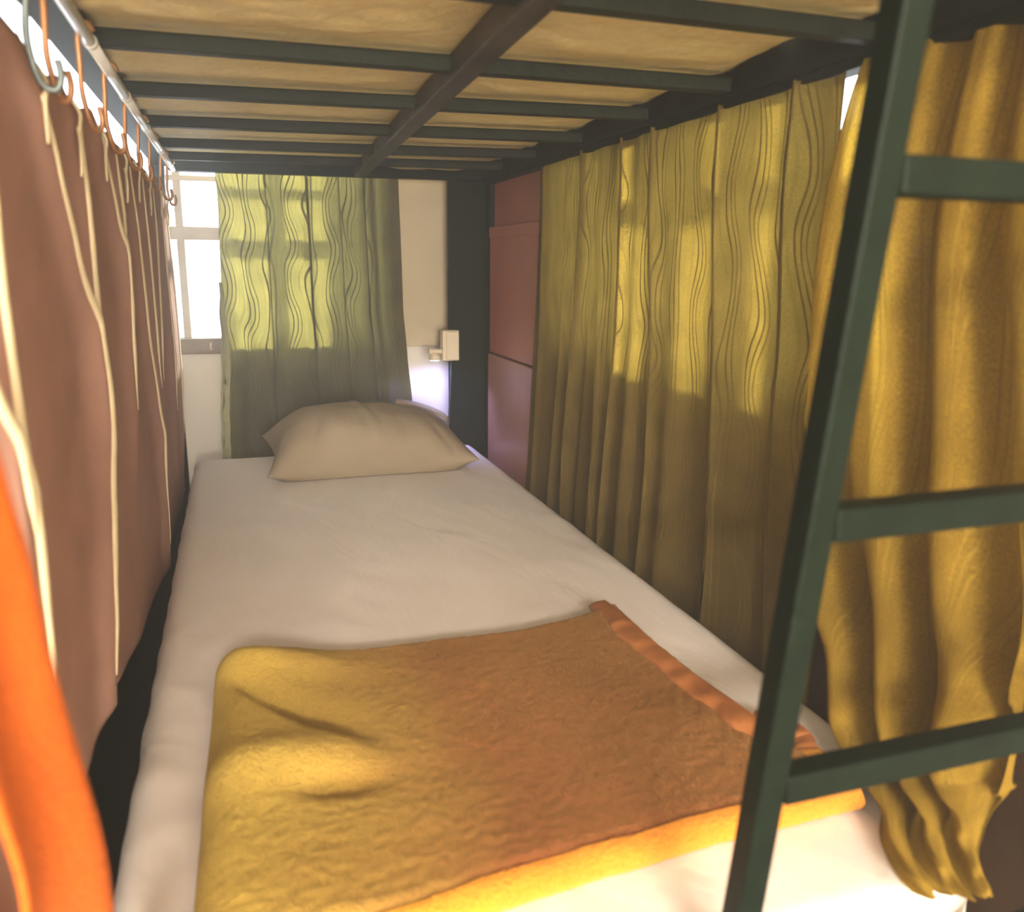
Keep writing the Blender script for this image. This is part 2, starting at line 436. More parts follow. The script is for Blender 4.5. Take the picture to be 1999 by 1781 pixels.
# terracotta partition on the right, beyond the end of the long curtain
pp = tag(empty('partition', (0.84, 2.36, -1.1)), 'terracotta red partition of stacked panels between black post and long green curtain', 'partition')
box('panel', (0.805, 2.10, 0.112), (0.845, 2.635, 0.60), M['red'], pp, 0.003)
box('panel', (0.79, 2.10, -0.280), (0.84, 2.635, 0.108), M['red'], pp, 0.003)
box('panel', (0.785, 2.10, -1.08), (0.84, 2.635, -0.285), M['redlow'], pp, 0.003)
box('batten', (0.787, 2.10, 0.085), (0.80, 2.635, 0.118), M['red'], pp, 0.003)

# ------------------------------------------------------------------ bunk bed frame
bed = tag(empty('bunk_bed', (0.31, 1.65, -1.1)), 'black painted steel bunk bed frame with square tube slats overhead', 'bunk bed')
ZB, ZT = 0.268, 0.290                     # underside and top of the upper slats
box('post', (0.795, 2.655, -1.1), (0.835, 2.695, 0.62), M['black'], bed, 0.003)
box('post', (-0.215, 2.70, -1.1), (-0.175, 2.74, 0.62), M['black'], bed, 0.003)
box('post', (0.803, 0.50, -1.1), (0.84, 0.54, 0.62), M['black'], bed, 0.003)
box('post', (-0.225, 0.47, -1.1), (-0.19, 0.51, 0.62), M['black'], bed, 0.003)
box('end_plate', (0.672, 2.715, -1.0), (0.835, 2.728, ZT), M['black'], bed, 0.002)
box('side_rail', (0.757, 0.47, 0.262), (0.80, 2.655, 0.312), M['black'], bed, 0.002)
box('rail_lip', (0.77, 0.47, 0.25), (0.802, 2.655, 0.2625), M['black'], bed, 0.001)
box('side_rail', (-0.205, 0.47, 0.272), (-0.162, 2.74, 0.312), M['black'], bed, 0.002)
SL = [(0.60, 0.60), (0.905, 0.905), (1.262, 1.225), (1.60, 1.50), (1.94, 1.815), (2.27, 2.12), (2.53, 2.40)]
for ya, yb in SL:
    beam('slat', (-0.163, ya, (ZB + ZT) / 2), (0.758, yb, (ZB + ZT) / 2), 0.026, ZT - ZB, M['slatsteel'], bed, 0.003)
beam('end_rail', (-0.163, 2.745, 0.283), (0.80, 2.655, 0.283), 0.04, 0.046, M['black'], bed, 0.003)
beam('end_rail', (-0.163, 0.49, 0.287), (0.80, 0.49, 0.287), 0.03, 0.05, M['black'], bed, 0.003)
beam('centre_beam', (0.302, 0.50, 0.277), (0.385, 2.69, 0.277), 0.034, 0.036, M['worn'], bed, 0.003)
# weld beads where the slats meet the beam
for ya, yb in SL[1:6]:
    for sx in (-1, 1):
        y = lerp(ya, yb, 0.53); x = lerp(0.300, 0.385, (y - 0.43) / 2.26) + sx * 0.017
        bm = bmesh.new(); bmesh.ops.create_icosphere(bm, subdivisions=1, radius=0.005)
        for v in bm.verts: v.co = Vector((x, y - 0.012, 0.272)) + Vector((v.co.x, v.co.y * 2.0, v.co.z))
        bm_obj('weld_bead', bm, M['slatsteel'], bed, True)
box('lower_side_rail', (-0.225, 0.52, -0.84), (-0.20, 2.70, -0.50), M['black'], bed, 0.003)
box('lower_side_rail', (0.80, 0.54, -0.84), (0.825, 2.655, -0.42), M['darkwood'], bed, 0.003)
box('lower_end_rail', (-0.175, 2.70, -0.86), (0.672, 2.725, -0.80), M['black'], bed, 0.003)
box('base_board', (-0.20, 0.54, -0.84), (0.80, 2.70, -0.815), M['sill'], bed, 0.002)

# upper mattress, its cover sagging between the slats
def upper_mattress():
    x0, x1, y0, y1, zb, zt = -0.157, 0.752, 0.50, 2.66, ZT + 0.002, 0.44
    nu, nv = 84, 200
    ends = sorted((a + b) / 2 for a, b in SL) 
    vs, fs = [], []
    def zlow(x, y):
        t = (x - x0) / (x1 - x0)
        ys = [lerp(a, b, t) for a, b in SL]
        d = min(abs(y - k) for k in ys); db = abs(x - lerp(0.300, 0.385, (y - 0.43) / 2.26))
        s = min(1, max(0, (d - 0.015) / 0.10)) * min(1, max(0, (db - 0.02) / 0.10))
        e = min(1.0, min(x - x0, x1 - x) / 0.06); 
        sag = 0.013 * s * s * (3 - 2 * s)
        w = 0.0045 * nz(x * 9, y * 16, 1.3) + 0.0025 * nz(x * 25 + y * 10, y * 40, 4.1)
        if x1 - x < 0.10: sag -= 0.022 * (1 - (x1 - x) / 0.10) ** 2 * s
        return zb + 0.006 - sag + abs(w) * (0.3 + s) 
    for side in (0, 1):
        for j in range(nv + 1):
            for i in range(nu + 1):
                x = lerp(x0, x1, i / nu); y = lerp(y0, y1, j / nv)
                vs.append((x, y, zlow(x, y) if side == 0 else zt))
    S = (nu + 1) * (nv + 1)
    for j in range(nv):
        for i in range(nu):
            a = j * (nu + 1) + i
            fs.append((a, a + nu + 1, a + nu + 2, a + 1)); fs.append((S + a, S + a + 1, S + a + nu + 2, S + a + nu + 1))
    for j in range(nv):
        a = j * (nu + 1); fs.append((a, S + a, S + a + nu + 1, a + nu + 1))
        a = j * (nu + 1) + nu; fs.append((a, a + nu + 1, S + a + nu + 1, S + a))
    for i in range(nu):
        a = i; fs.append((a, a + 1, S + a + 1, S + a))
        a = nv * (nu + 1) + i; fs.append((a, S + a, S + a + 1, a + 1))
    return mesh('upper_mattress', vs, fs, M['ticking'], None, True)
tag(upper_mattress(), 'cream covered underside of the upper mattress resting on black slats', 'mattress')

# ------------------------------------------------------------------ lower mattress
mt = tag(empty('lower_mattress', (0.30, 1.6, -0.815)), 'long lower mattress wrapped in a white fitted sheet', 'mattress')
def rounded_slab(name, lo, hi, r, mat, parent, cuts):
    bm = bmesh.new(); add_box(bm, lo, hi, r, 6)
    o = bm_obj(name, bm, mat, parent, True)
    return o
rounded_slab('core', (-0.125, 0.61, -0.812), (0.690, 2.675, -0.65), 0.03, M['mattress'], mt, 0)
def fitted_sheet():
    x0, x1, y0, y1, zt, zb, r = -0.157, 0.752, 0.517, 2.70, -0.600, -0.813, 0.040
    nu, nv = 130, 220
    def prof(a, lo, hi):
        """a 0..1 -> position and drop, wrapping over the two edges."""
        sd = 0.213 - r; ar = r * math.pi / 2; fl = hi - lo - 2 * r
        s = a * (2 * sd + 2 * ar + fl)
        def edge(q):                       # q = arc length outwards from the start of the rounding
            if q < ar: return r * math.sin(q / r), -r * (1 - math.cos(q / r))
            return r, -r - (q - ar)
        if s < sd + ar:
            p, d = edge(sd + ar - s); return lo + r - p, d
        if s > sd + ar + fl:
            p, d = edge(s - sd - ar - fl); return hi - r + p, d
        return lo + r + (s - sd - ar), 0.0
    def f(u, v):
        x, dx = prof(u, x0, x1); y, dy = prof(v, y0, y1)
        z = max(zt + min(dx, dy), zb)
        k = 0.0018 * nz(x * 5 + y * 3, y * 4 - x, 0.2) + 0.0012 * nz(x * 22 + y * 7, y * 9, 2.0)
        if y < 1.4 and x < 0.05: k += 0.004 * max(0, nz(x * 14 + y * 8, y * 10 - x * 6, 5.0))
        w = 0.004 * nz(y * 12, z * 6, 3.0) if dx < -r * 0.5 else 0.0
        w2 = 0.005 * nz(x * 12, z * 6, 7.0) if dy < -r * 0.5 else 0.0
        x += w; y += w2
        Rc = 0.16                          # the near corners of the mattress are rounded in plan
        for cx, sg in ((x1 - Rc, 1), (x0 + 0.06, -1)):
            rr = Rc if sg > 0 else 0.06; cy = y0 + rr
            px, py = (x - cx) * sg, cy - y
            if px > 0 and py > 0:
                m = max(px, py); h = math.hypot(px, py)
                if h > 0: x = cx + sg * px * m / h; y = cy - py * m / h
        return (x, y, z + (k if max(dx, dy) > -r else 0))
    return grid('fitted_sheet', nu, nv, f, M['sheet'], mt)
fitted_sheet()

# ------------------------------------------------------------------ pillow
pl = tag(empty('pillow', (0.36, 2.45, -0.6)), 'plump taupe pillow on the white sheet at the far end', 'pillow')
def pillow_pt(s, t, top):
    # s across -1..1, t depth -1 near..1 far
    cx, cy, hx, hy = 0.355, 2.475, 0.305, 0.185
    pinch_x = 1 - 0.10 * (1 - abs(t) ** 2) * abs(s) ** 3 if True else 1
    pinch_y = 1 - 0.14 * (1 - abs(s) ** 2) * abs(t) ** 3
    x = cx + hx * s * pinch_x; y = cy + hy * t * pinch_y
    e = (max(0, 1 - abs(s) ** 3.2)) ** 0.62 * (max(0, 1 - abs(t) ** 2.6)) ** 0.62
    x += 0.035 * max(0, s) * max(0, -t) * 0.0
    seam = -0.552 + 0.022 * t + 0.012 * max(0, s) * (1 - e)
    ht = 0.133 * (1 - 0.12 * s - 0.05 * abs(s + 0.2))
    if top:
        z = seam + ht * e
        wr = 0.016 * nz(x * 16, y * 4, 1.0) * (0.35 + 0.65 * max(0, -t)) * e
        wr += 0.008 * math.exp(-((s + 0.05 + 0.12 * t) / 0.035) ** 2) * e
        wr -= 0.013 * math.exp(-((s - 0.52 + 0.25 * t) / 0.05) ** 2) * e * max(0, -t)
        wr -= 0.013 * math.exp(-((s + 0.42 - 0.18 * t) / 0.05) ** 2) * e * max(0, -t)
        return (x, y - 0.5 * wr, z + wr)
    zlo = -0.598
    return (x, y, max(zlo + 0.001 * e, seam - 0.09 * e))
def pillow():
    n, m = 72, 48; vs, fs = [], []
    for top in (1, 0):
        for j in range(m + 1):
            for i in range(n + 1):
                s = -1 + 2 * i / n; t = -1 + 2 * j / m
                s = math.sin(s * math.pi / 2) * 0.5 + s * 0.5; t = math.sin(t * math.pi / 2) * 0.6 + t * 0.4
                vs.append(pillow_pt(s, t, top))
    S = (n + 1) * (m + 1)
    for j in range(m):
        for i in range(n):
            a = j * (n + 1) + i
            fs.append((a, a + 1, a + n + 2, a + n + 1)); fs.append((S + a, S + a + n + 1, S + a + n + 2, S + a + 1))
    o = mesh('pillowcase', vs, fs, M['pillow'], pl, True)
    bm = bmesh.new(); bm.from_mesh(o.data); bmesh.ops.remove_doubles(bm, verts=bm.verts, dist=0.0008); bm.to_mesh(o.data); bm.free()
    o.data.polygons.foreach_set('use_smooth', [True] * len(o.data.polygons))
pillow()
def flap(u, v):
    s = lerp(0.35, 0.985, u); x, y, z = pillow_pt(s, 0.62 + 0.1 * u, True)
    return (x + 0.012 * v, y + 0.045 * v, z + 0.012 * math.sin(v * 2.6) + 0.003)
grid('pillowcase_flap', 24, 6, flap, M['pillow'], pl, thick=0.002)

# ------------------------------------------------------------------ blanket
bl = tag(empty('blanket', (0.28, 0.92, -0.6)), 'folded rust fleece blanket, gold where light is painted, with satin binding on the white sheet', 'blanket')
TOPE = [(-0.085, 1.195), (0.0, 1.183), (0.143, 1.158), (0.27, 1.164), (0.386, 1.158), (0.50, 1.178), (0.602, 1.215)]
NEARE = [(-0.085, 0.585), (0.10, 0.612), (0.215, 0.633), (0.33, 0.643), (0.45, 0.652), (0.64, 0.655)]
RIGHTE = [(0.655, 0.600), (0.72, 0.612), (0.832, 0.598), (0.907, 0.588), (1.045, 0.580), (1.215, 0.584)]
LEFTE = [(0.585, -0.075), (0.70, -0.072), (0.90, -0.068), (1.05, -0.064), (1.195, -0.058)]
def bl_xy(u, v):
    """u left..right, v near..far inside the outline (blended edges)."""
    xt = lerp(-0.058, 0.602, u); yt = interp(TOPE, xt)
    xn = lerp(-0.075, 0.600, u); yn = interp(NEARE, xn)
    y = lerp(yn, yt, v); xl = interp(LEFTE, y); xr = interp(RIGHTE, y)
    return lerp(xl, xr, u), y
def bl_h(x, y, u, v):
    el = min(1, u * 0.68 / 0.045); en = min(1, v * 0.58 / 0.030); ef = min(1, (1 - v) * 0.58 / 0.022)
    rd = lambda k: math.sqrt(max(0, 1 - (1 - k) ** 2))
    base = 0.030 + 0.016 * math.exp(-(u / 0.30) ** 2)
    z = base * rd(el) * rd(en) * rd(ef)
    z += 0.026 * math.exp(-((x - 0.0) / 0.10) ** 2 - ((y - 1.115 + 0.15 * x) / 0.040) ** 2)      # ridge by the far left corner
    z += 0.018 * math.exp(-((x - 0.02) / 0.12) ** 2 - ((y - 0.875) / 0.045) ** 2)
    dy = y - (1.075 - 1.05 * (x + 0.035))
    z -= 0.036 * math.exp(-(dy / (0.020 + 0.10 * max(0, x + 0.035))) ** 2) * math.exp(-((x - 0.045) / 0.060) ** 2)            # the long slanting dent
    z -= 0.020 * math.exp(-((x - 0.075) / 0.04) ** 2 - ((y - 0.818) / 0.018) ** 2)
    z -= 0.016 * math.exp(-((x + 0.012) / 0.016) ** 2 - ((y - 1.165) / 0.009) ** 2)
    z += 0.0035 * nz(x * 7, y * 8, 0.4) * min(1, el) + 0.0009 * nz(x * 30, y * 30, 2.2) * rd(min(el, en, ef))
    z += 0.0012 * nz(x * 95, y * 95, 4.2) * min(1, el)
    return max(0.002, z)
def bl_f(u, v):
    x, y = bl_xy(u, v)
    return (x, y, -0.5985 + 0.006 + bl_h(x, y, u, v))
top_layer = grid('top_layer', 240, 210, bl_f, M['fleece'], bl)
def roll_edge(u, v):                       # the rounded fold along the near edge
    x = lerp(-0.07, 0.632, u); yn = interp(NEARE, x); a = v * math.pi
    h = (0.034 + 0.010 * math.exp(-((u) / 0.3) ** 2)) / 2
    w = 0.0015 * nz(x * 18, v * 3, 1.0) + 0.0008 * nz(x * 90, v * 9, 3.0)
    return (x, yn + 0.012 - (0.022 + w) * math.sin(a), -0.5985 + h + (h + w) * math.cos(a) + 0.001)
grid('fold_edge', 160, 18, roll_edge, M['fleece_lit'], bl)
def under(u, v):                           # lower folds showing past the top layer at the right
    y = lerp(0.645, 0.86, v); xr = interp([(0.64, 0.640), (0.70, 0.672), (0.765, 0.668), (0.81, 0.635), (0.86, 0.60)], y)
    x = lerp(0.42, xr, u)
    e = math.sqrt(max(0, 1 - max(0, (u - 0.90) / 0.10) ** 2))
    return (x, y, -0.598 + 0.018 * e + 0.0015 * nz(x * 25, y * 25, 0.7))
under_layer = grid('under_layer', 40, 40, under, M['fleece_lit'], bl)
def hem(name, path, w, h, n, amp, fr, par):
    P = smooth_pts(path, n)
    def f(u, v):
        i = u * (len(P) - 1); k = min(int(i), len(P) - 2); p = P[k].lerp(P[k + 1], i - k)
        d = (P[k + 1] - P[k]).normalized(); s = Vector((d.y, -d.x, 0))
        a = v * math.pi
        ru = 1 + amp * nz(u * fr, 3.1, 0.5)
        off = w * ru * math.sin(a)
        ripple = 0.0022 * math.sin(u * fr * 5 + 2 * nz(u * fr, 0.3)) * math.sin(a)
        return (p.x + s.x * off, p.y + s.y * off, p.z + 0.005 + h * math.cos(a) * 0.5 + ripple)
    return grid(name, 90, 10, f, M['satin'], par)
hem('satin_binding', [(0.578, 1.222, -0.580), (0.574, 1.13, -0.571), (0.573, 1.045, -0.570), (0.576, 0.96, -0.570), (0.584, 0.89, -0.570), (0.592, 0.83, -0.570), (0.600, 0.77, -0.572)], 0.032, 0.020, 8, 0.35, 9, top_layer)
hem('satin_binding', [(0.618, 0.835, -0.585), (0.648, 0.80, -0.584), (0.652, 0.765, -0.584), (0.640, 0.735, -0.586)], 0.030, 0.022, 8, 0.4, 5, under_layer)

# ------------------------------------------------------------------ left brown curtain, rod and hooks
RIDGE = {
 'b': [(0.158, 0.967), (0.104, 1.019), (0.017, 1.091), (-0.082, 1.162), (-0.163, 1.182), (-0.321, 1.147), (-0.44, 1.088), (-0.50, 1.041)],
 'c': [(0.162, 1.19), (0.069, 1.2), (-0.032, 1.196), (-0.123, 1.186)],
 'd': [(0.178, 1.4), (0.071, 1.483), (0.008, 1.53), (-0.141, 1.508), (-0.243, 1.495)],
 'e': [(0.169, 1.539), (0.076, 1.572), (0.017, 1.555)],
 'f': [(0.169, 1.729), (0.058, 1.785), (-0.13, 1.819), (-0.289, 1.905), (-0.377, 1.950), (-0.545, 1.918), (-0.605, 1.879)],
 'g': [(0.17, 1.934), (0.011, 1.954), (-0.186, 1.973), (-0.275, 1.99)],
 'h': [(0.169, 2.17), (0.073, 2.19), (-0.105, 2.13), (-0.266, 2.06)],
 'i': [(0.186, 2.40), (-0.012, 2.42), (-0.236, 2.45), (-0.395, 2.403)],
 'j': [(0.182, 2.58), (0.054, 2.62), (-0.084, 2.66), (-0.312, 2.66), (-0.498, 2.60)],
 'a': [(0.12, 0.757), (0.068, 0.753), (-0.02, 0.74), (-0.117, 0.741), (-0.197, 0.725), (-0.275, 0.72), (-0.36, 0.718)],
 'k': [(-0.06, 0.655), (-0.091, 0.675), (-0.143, 0.705), (-0.222, 0.719)],
}
HY = [0.969, 1.165, 1.385, 1.63, 1.845, 2.075, 2.385, 2.60]
XC = -0.186
def ridge_y(k, z):
    t = [(-a, b) for a, b in RIDGE[k]]
    return interp(t, -z)
HEM = [(0.5, -0.545), (0.846, -0.545), (1.03, -0.538), (1.24, -0.583), (1.465, -0.62), (1.8, -0.66), (2.75, -0.70)]
def cur_top(y):
    if y <= HY[0]: return 0.210 + 0.004 * min(1, (HY[0] - y) / 0.14)
    for a, b in zip(HY, HY[1:]):
        if y <= b: return 0.213 - 0.014 * math.sin((y - a) / (b - a) * math.pi)
    return 0.213
def cur_x(y, z):
    x = XC + 0.004 * nz(y * 6, z * 2.0, 0.3)
    for k, l in RIDGE.items():
        if z < l[-1][0] - 0.22: continue
        fade = 1.0 if z > l[-1][0] else 1 - (l[-1][0] - z) / 0.22
        if z > l[0][0]: fade *= max(0, 1 - (z - l[0][0]) / 0.05)
        d = (y - ridge_y(k, z)) / 0.020
        x = max(x, x + 0.016 * fade * math.exp(-d * d)) if d > 0 else x + 0.016 * fade * math.exp(-(d * 0.45) ** 2)
    return min(x, XC + 0.022)
lc = tag(empty('brown_curtain', (XC, 1.65, 0.26)), 'brown gathered curtain with window light painted on its folds along the left of the bed', 'curtain')
def lc_f(u, v):
    y = lerp(0.50, 2.74, u); zt, zb = cur_top(y), interp(HEM, y); z = lerp(zt, zb, v)
    return (cur_x(y, z), y, z)
grid('cloth', 520, 90, lc_f, M['brown'], lc, lambda u, v: (u * 2.24, v * 0.8), thick=0.0016)
for k, l in RIDGE.items():
    zs = [lerp(l[0][0], l[-1][0], i / 40) for i in range(41)]
    P = [Vector((cur_x(ridge_y(k, z) , z) + 0.001, ridge_y(k, z), z)) for z in zs]
    w0 = 0.0075 if k in 'abck' else 0.0062
    vs, fs = tube_geo(P, (lambda t, w0=w0: w0 * (1 - 0.75 * max(0, (t - 0.8) / 0.2)) * (0.75 + 0.5 * min(1, t * 3) * (1 + 0.5 * nz(t * 9, w0 * 900)))), 8, 0.45, (1, 0, 0))
    mesh('ridge_light_strip', vs, fs, M['cream'], lc, True)  # cream strip painting window light along the crest of the fold
for i, y in enumerate(HY):                 # cream tape loops that the hooks go through
    z = 0.160
    tube('tape_loop', [(XC + 0.012, y + 0.010, z + 0.030), (XC + 0.022, y + 0.004, z + 0.012), (XC + 0.020, y, z - 0.010), (XC + 0.017, y + 0.012, z - 0.045)], 0.0045, M['cream'], lc, 8, 5, 0.5, (1, 0, 0))
    if i % 2: tube('tape_tail', [(XC + 0.018, y, z - 0.005), (XC + 0.022, y - 0.014, z - 0.03), (XC + 0.020, y - 0.018, z - 0.062)], 0.0038, M['cream'], lc, 8, 5, 0.5, (1, 0, 0))

rod = tag(empty('curtain_rod', (-0.155, 1.6, 0.258)), 'thin white curtain rod under the left upper rail of the bunk', 'curtain rod')
for a, b in ((0.42, 1.20), (1.205, 1.56), (1.565, 1.90), (1.905, 2.25), (2.255, 2.70)):
    tube('rod_segment', [(-0.150, a, 0.261), (-0.150, b, 0.261)], 0.0075, M['rod'], rod, 12, 0)
for y in (1.2025, 1.5625, 1.9025, 2.2525):
    tube('rod_joint', [(-0.150, y - 0.006, 0.261), (-0.150, y + 0.006, 0.261)], 0.009, M['rod'], rod, 12, 0)
    
def hook_mesh():
    pts = [(0.008, 0, 0.004), (0.003, 0, 0.013), (-0.006, 0, 0.011), (-0.010, 0, 0.0), (-0.012, 0.002, -0.030), (-0.014, 0.004, -0.062),
           (-0.010, 0.004, -0.088), (-0.004, 0.000, -0.104), (0.006, -0.004, -0.106), (0.010, -0.006, -0.094), (0.008, -0.006, -0.080)]
    P = smooth_pts(pts, 5); vs, fs = tube_geo(P, 0.0034, 8)
    me = bpy.data.meshes.new('curtain_hook'); me.from_pydata([tuple(v) for v in vs], [], fs); me.update()
    me.polygons.foreach_set('use_smooth', [True] * len(me.polygons)); return me
hk = hook_mesh(); hk.materials.append(M['hook'])
hk2 = hk.copy(); hk2.materials[0] = M['hookdark']
ORD = ['nearest the camera', 'second from the camera', 'third from the camera', 'fourth from the camera', 'fourth from the window', 'third from the window', 'second from the window', 'nearest the window']
for i, y in enumerate(HY):
    o = bpy.data.objects.new('curtain_hook', hk); COL.objects.link(o)
    o.location = (-0.150, y + 0.012, 0.262); o.rotation_euler = (random.uniform(-0.08, 0.12), 0, random.uniform(-0.3, 0.3))
    tag(o, 'bronze curtain hook on the white rod, ' + ORD[i], 'hook', 'curtain hooks on the white rod')
o = bpy.data.objects.new('curtain_hook', hk2); COL.objects.link(o); o.location = (-0.150, 0.915, 0.262); o.rotation_euler = (0.1, 0, 0.4)
tag(o, 'dark grey curtain hook hanging beside the nearest bronze hook', 'hook', 'curtain hooks on the white rod')

# ------------------------------------------------------------------ far green curtain in front of the window
def farc():
    Y0 = 2.775
    L = [(0.30, -0.034), (0.1, -0.036), (-0.28, -0.046), (-0.45, -0.058), (-0.66, -0.070)]
    Rr = [(0.30, 0.518), (-0.14, 0.528), (-0.30, 0.540), (-0.49, 0.556), (-0.66, 0.566)]
    def f(u, v):
        z = lerp(0.285, -0.66, v)
        xl = interp([(-a, b) for a, b in L], -z); xr = interp([(-a, b) for a, b in Rr], -z)
        x = lerp(xl, xr, u)
        y = Y0 + 0.010 * math.sin(u * 16 + 0.6 * math.sin(z * 4)) * (0.35 + 0.5 * v) + 0.006 * nz(u * 9, z * 2)
        for c, a, w in ((0.47, 0.018, 0.022), (0.655, -0.010, 0.014), (0.86, 0.015, 0.02), (0.30, 0.012, 0.03), (0.12, 0.012, 0.03)):
            y -= a * math.exp(-((u - c - 0.02 * v) / w) ** 2)
        for c, b, w in ((0.255, 0.012, 0.012), (0.48, 0.020, 0.018), (0.66, 0.013, 0.012), (0.80, 0.022, 0.02)):
            q = (u - c - 0.015 * v) / w; g = math.exp(-q * q); x -= 0.85 * b * q * g; y -= 0.016 * g - 0.006 * q * g
        if u < 0.10:                       # the edge turned towards the bed
            q = (0.10 - u) / 0.10; y -= 0.030 * q * q * min(1, 0.2 + 1.2 * v) ; y += 0.006 * nz(z * 18, u * 9) * q
            x += 0.004 * nz(z * 9, 2.0) * q
        if u > 0.95: y -= 0.015 * ((u - 0.95) / 0.05)
        return (x, min(y, YW - 0.055), z)
    return grid('green_window_curtain', 150, 110, f, M['green_far'], None, lambda u, v: (u * 0.66, -v * 0.95))
fc = farc()
tag(fc, 'olive green wave patterned curtain over the far window behind the pillow', 'curtain')

M['side_hem'] = plain('pale_olive_hem', (0.34, 0.33, 0.19), 0.8, 0.15, 40, 0.3, 60, spec=0.1)
def side_hem(u, v):
    z = lerp(-0.06, -0.62, v); xl = interp([(0.06, -0.042), (0.28, -0.048), (0.45, -0.060), (0.66, -0.070)], -z)
    w = 0.026 * (0.35 + 0.65 * min(1, v * 2.5))
    return (xl - 0.004 + w * u + 0.004 * nz(z * 16, 3.0), 2.735 + 0.012 * math.sin(u * 2.6) + 0.006 * nz(z * 24, u * 3, 1.0), z)
grid('side_hem', 6, 60, side_hem, M['side_hem'], fc, thick=0.0015)

# ------------------------------------------------------------------ long right curtain
def rightc():
    folds = [(0.04, 0.010, 0.012), (0.17, 0.014, 0.014), (0.27, -0.012, 0.016), (0.36, 0.016, 0.02), (0.50, 0.018, 0.024), (0.63, 0.014, 0.03), (0.80, 0.012, 0.05), (0.93, 0.014, 0.03)]
    def f(u, v):
        z = lerp(0.256, -0.70, v)
        ya = lerp(2.135, 2.235, v ** 1.5); yb = interp([(0, 0.965), (0.12, 0.962), (0.40, 0.925), (1, 0.90)], v)
        y = lerp(ya, yb, u)
        x = 0.778 + 0.004 * nz(u * 12, v * 3, 0.9)
        for c, a, w in folds:
            cc = c + 0.03 * (v - 0.4) * math.sin(c * 20)
            x -= a * (0.35 + 0.65 * v) * math.exp(-((u - cc) / w) ** 2)
        for c, b, w in ((0.245, 0.014, 0.006), (0.43, 0.020, 0.008), (0.565, 0.042, 0.015), (0.76, 0.050, 0.018), (0.91, 0.046, 0.016)):
            q = (u - c - 0.012 * math.sin(v * 5 + c * 30)) / w; g = math.exp(-q * q)
            y += 0.75 * b * q * g; x -= 0.016 * g - 0.008 * q * g
        if u > 0.95: x -= 0.02 * ((u - 0.95) / 0.05) ** 2 * (0.3 + v)
        return (max(min(x, 0.796), 0.7585), y, z)
    return grid('long_green_curtain', 260, 110, f, M['green'], None, lambda u, v: (u * 1.45, -v * 0.96))
tag(rightc(), 'long olive gold wave patterned curtain hanging along the right side of the bed', 'curtain')

# ------------------------------------------------------------------ bunched near right curtain
BL = [(0.256, 0.772, 0.932), (0.081, 0.757, 0.932), (-0.122, 0.750, 0.908), (-0.297, 0.748, 0.882), (-0.428, 0.745, 0.838), (-0.52, 0.727, 0.780),
      (-0.570, 0.722, 0.752), (-0.580, 0.675, 0.653), (-0.586, 0.615, 0.575), (-0.590, 0.592, 0.518)]
BR = [(0.256, 0.785, 0.600), (0.06, 0.780, 0.585), (-0.126, 0.775, 0.565), (-0.327, 0.762, 0.555), (-0.439, 0.748, 0.562), (-0.514, 0.718, 0.548),
      (-0.530, 0.735, 0.560), (-0.545, 0.722, 0.550), (-0.570, 0.695, 0.525), (-0.590, 0.662, 0.503)]
def along(tab, v):
    i = v * (len(tab) - 1); k = min(int(i), len(tab) - 2); t = i - k
    P = [Vector((tab[max(0, min(len(tab) - 1, j))][1], tab[max(0, min(len(tab) - 1, j))][2], tab[max(0, min(len(tab) - 1, j))][0])) for j in (k - 1, k, k + 1, k + 2)]
    return 0.5 * ((2 * P[1]) + (P[2] - P[0]) * t + (2 * P[0] - 5 * P[1] + 4 * P[2] - P[3]) * t * t + (3 * P[1] - P[0] - 3 * P[2] + P[3]) * t ** 3)
def nearc():
    def f(u, v):
        a, b = along(BL, v), along(BR, v)
        p = a.lerp(b, u); p.x -= 0.026 * math.sin(min(1, v * 5) * math.pi / 2) * min(1, (1 - v) * 6)
        d = (b - a); nrm = Vector((-abs(d.y), -abs(d.x) * 0.6 - 0.02, 0.03)).normalized()
        amp = interp([(0, 0.012), (0.2, 0.022), (0.5, 0.034), (0.72, 0.042), (0.80, 0.022), (0.9, 0.024), (1, 0.008)], v)
        ph = u * lerp(25, 15, v) + 1.3 * math.sin(v * 5 + u * 3) + 1.8 * nz(u * 3, v * 4, 0.2)
        s = math.sin(ph)
        fold = (s ** 0.75 if s > 0 else -1.25 * (-s) ** 0.55) * amp - 0.006 * s * s
        fold -= 0.045 * math.exp(-((u - 0.36 - 0.25 * (v - 0.82)) / 0.10) ** 2 - ((v - 0.82) / 0.05) ** 2)
        fold += 0.020 * math.exp(-((u - 0.33) / 0.20) ** 2 - ((v - 0.90) / 0.022) ** 2)
        fold += 0.016 * nz(u * 5 + v * 2, v * 7, 1.7) * min(1, v * 1.6)
        if v > 0.74: fold += 0.020 * nz(u * 7, v * 16, 4.0) * min(1, (v - 0.74) / 0.08) * min(1, (1 - u) * 6 + 0.1)
        p = p + nrm * fold
        p.x = min(p.x, 0.797)
        if p.x < 0.755: p.z = max(p.z, -0.5965 + 0.004 * abs(nz(u * 6, v * 20)))
        return tuple(p)
    return grid('bunched_green_curtain', 200, 220, f, M['green_near'], None, lambda u, v: (u * 0.75, -v * 1.05))
tag(nearc(), 'near olive gold curtain behind the ladder, bunched up on the mattress corner', 'curtain')

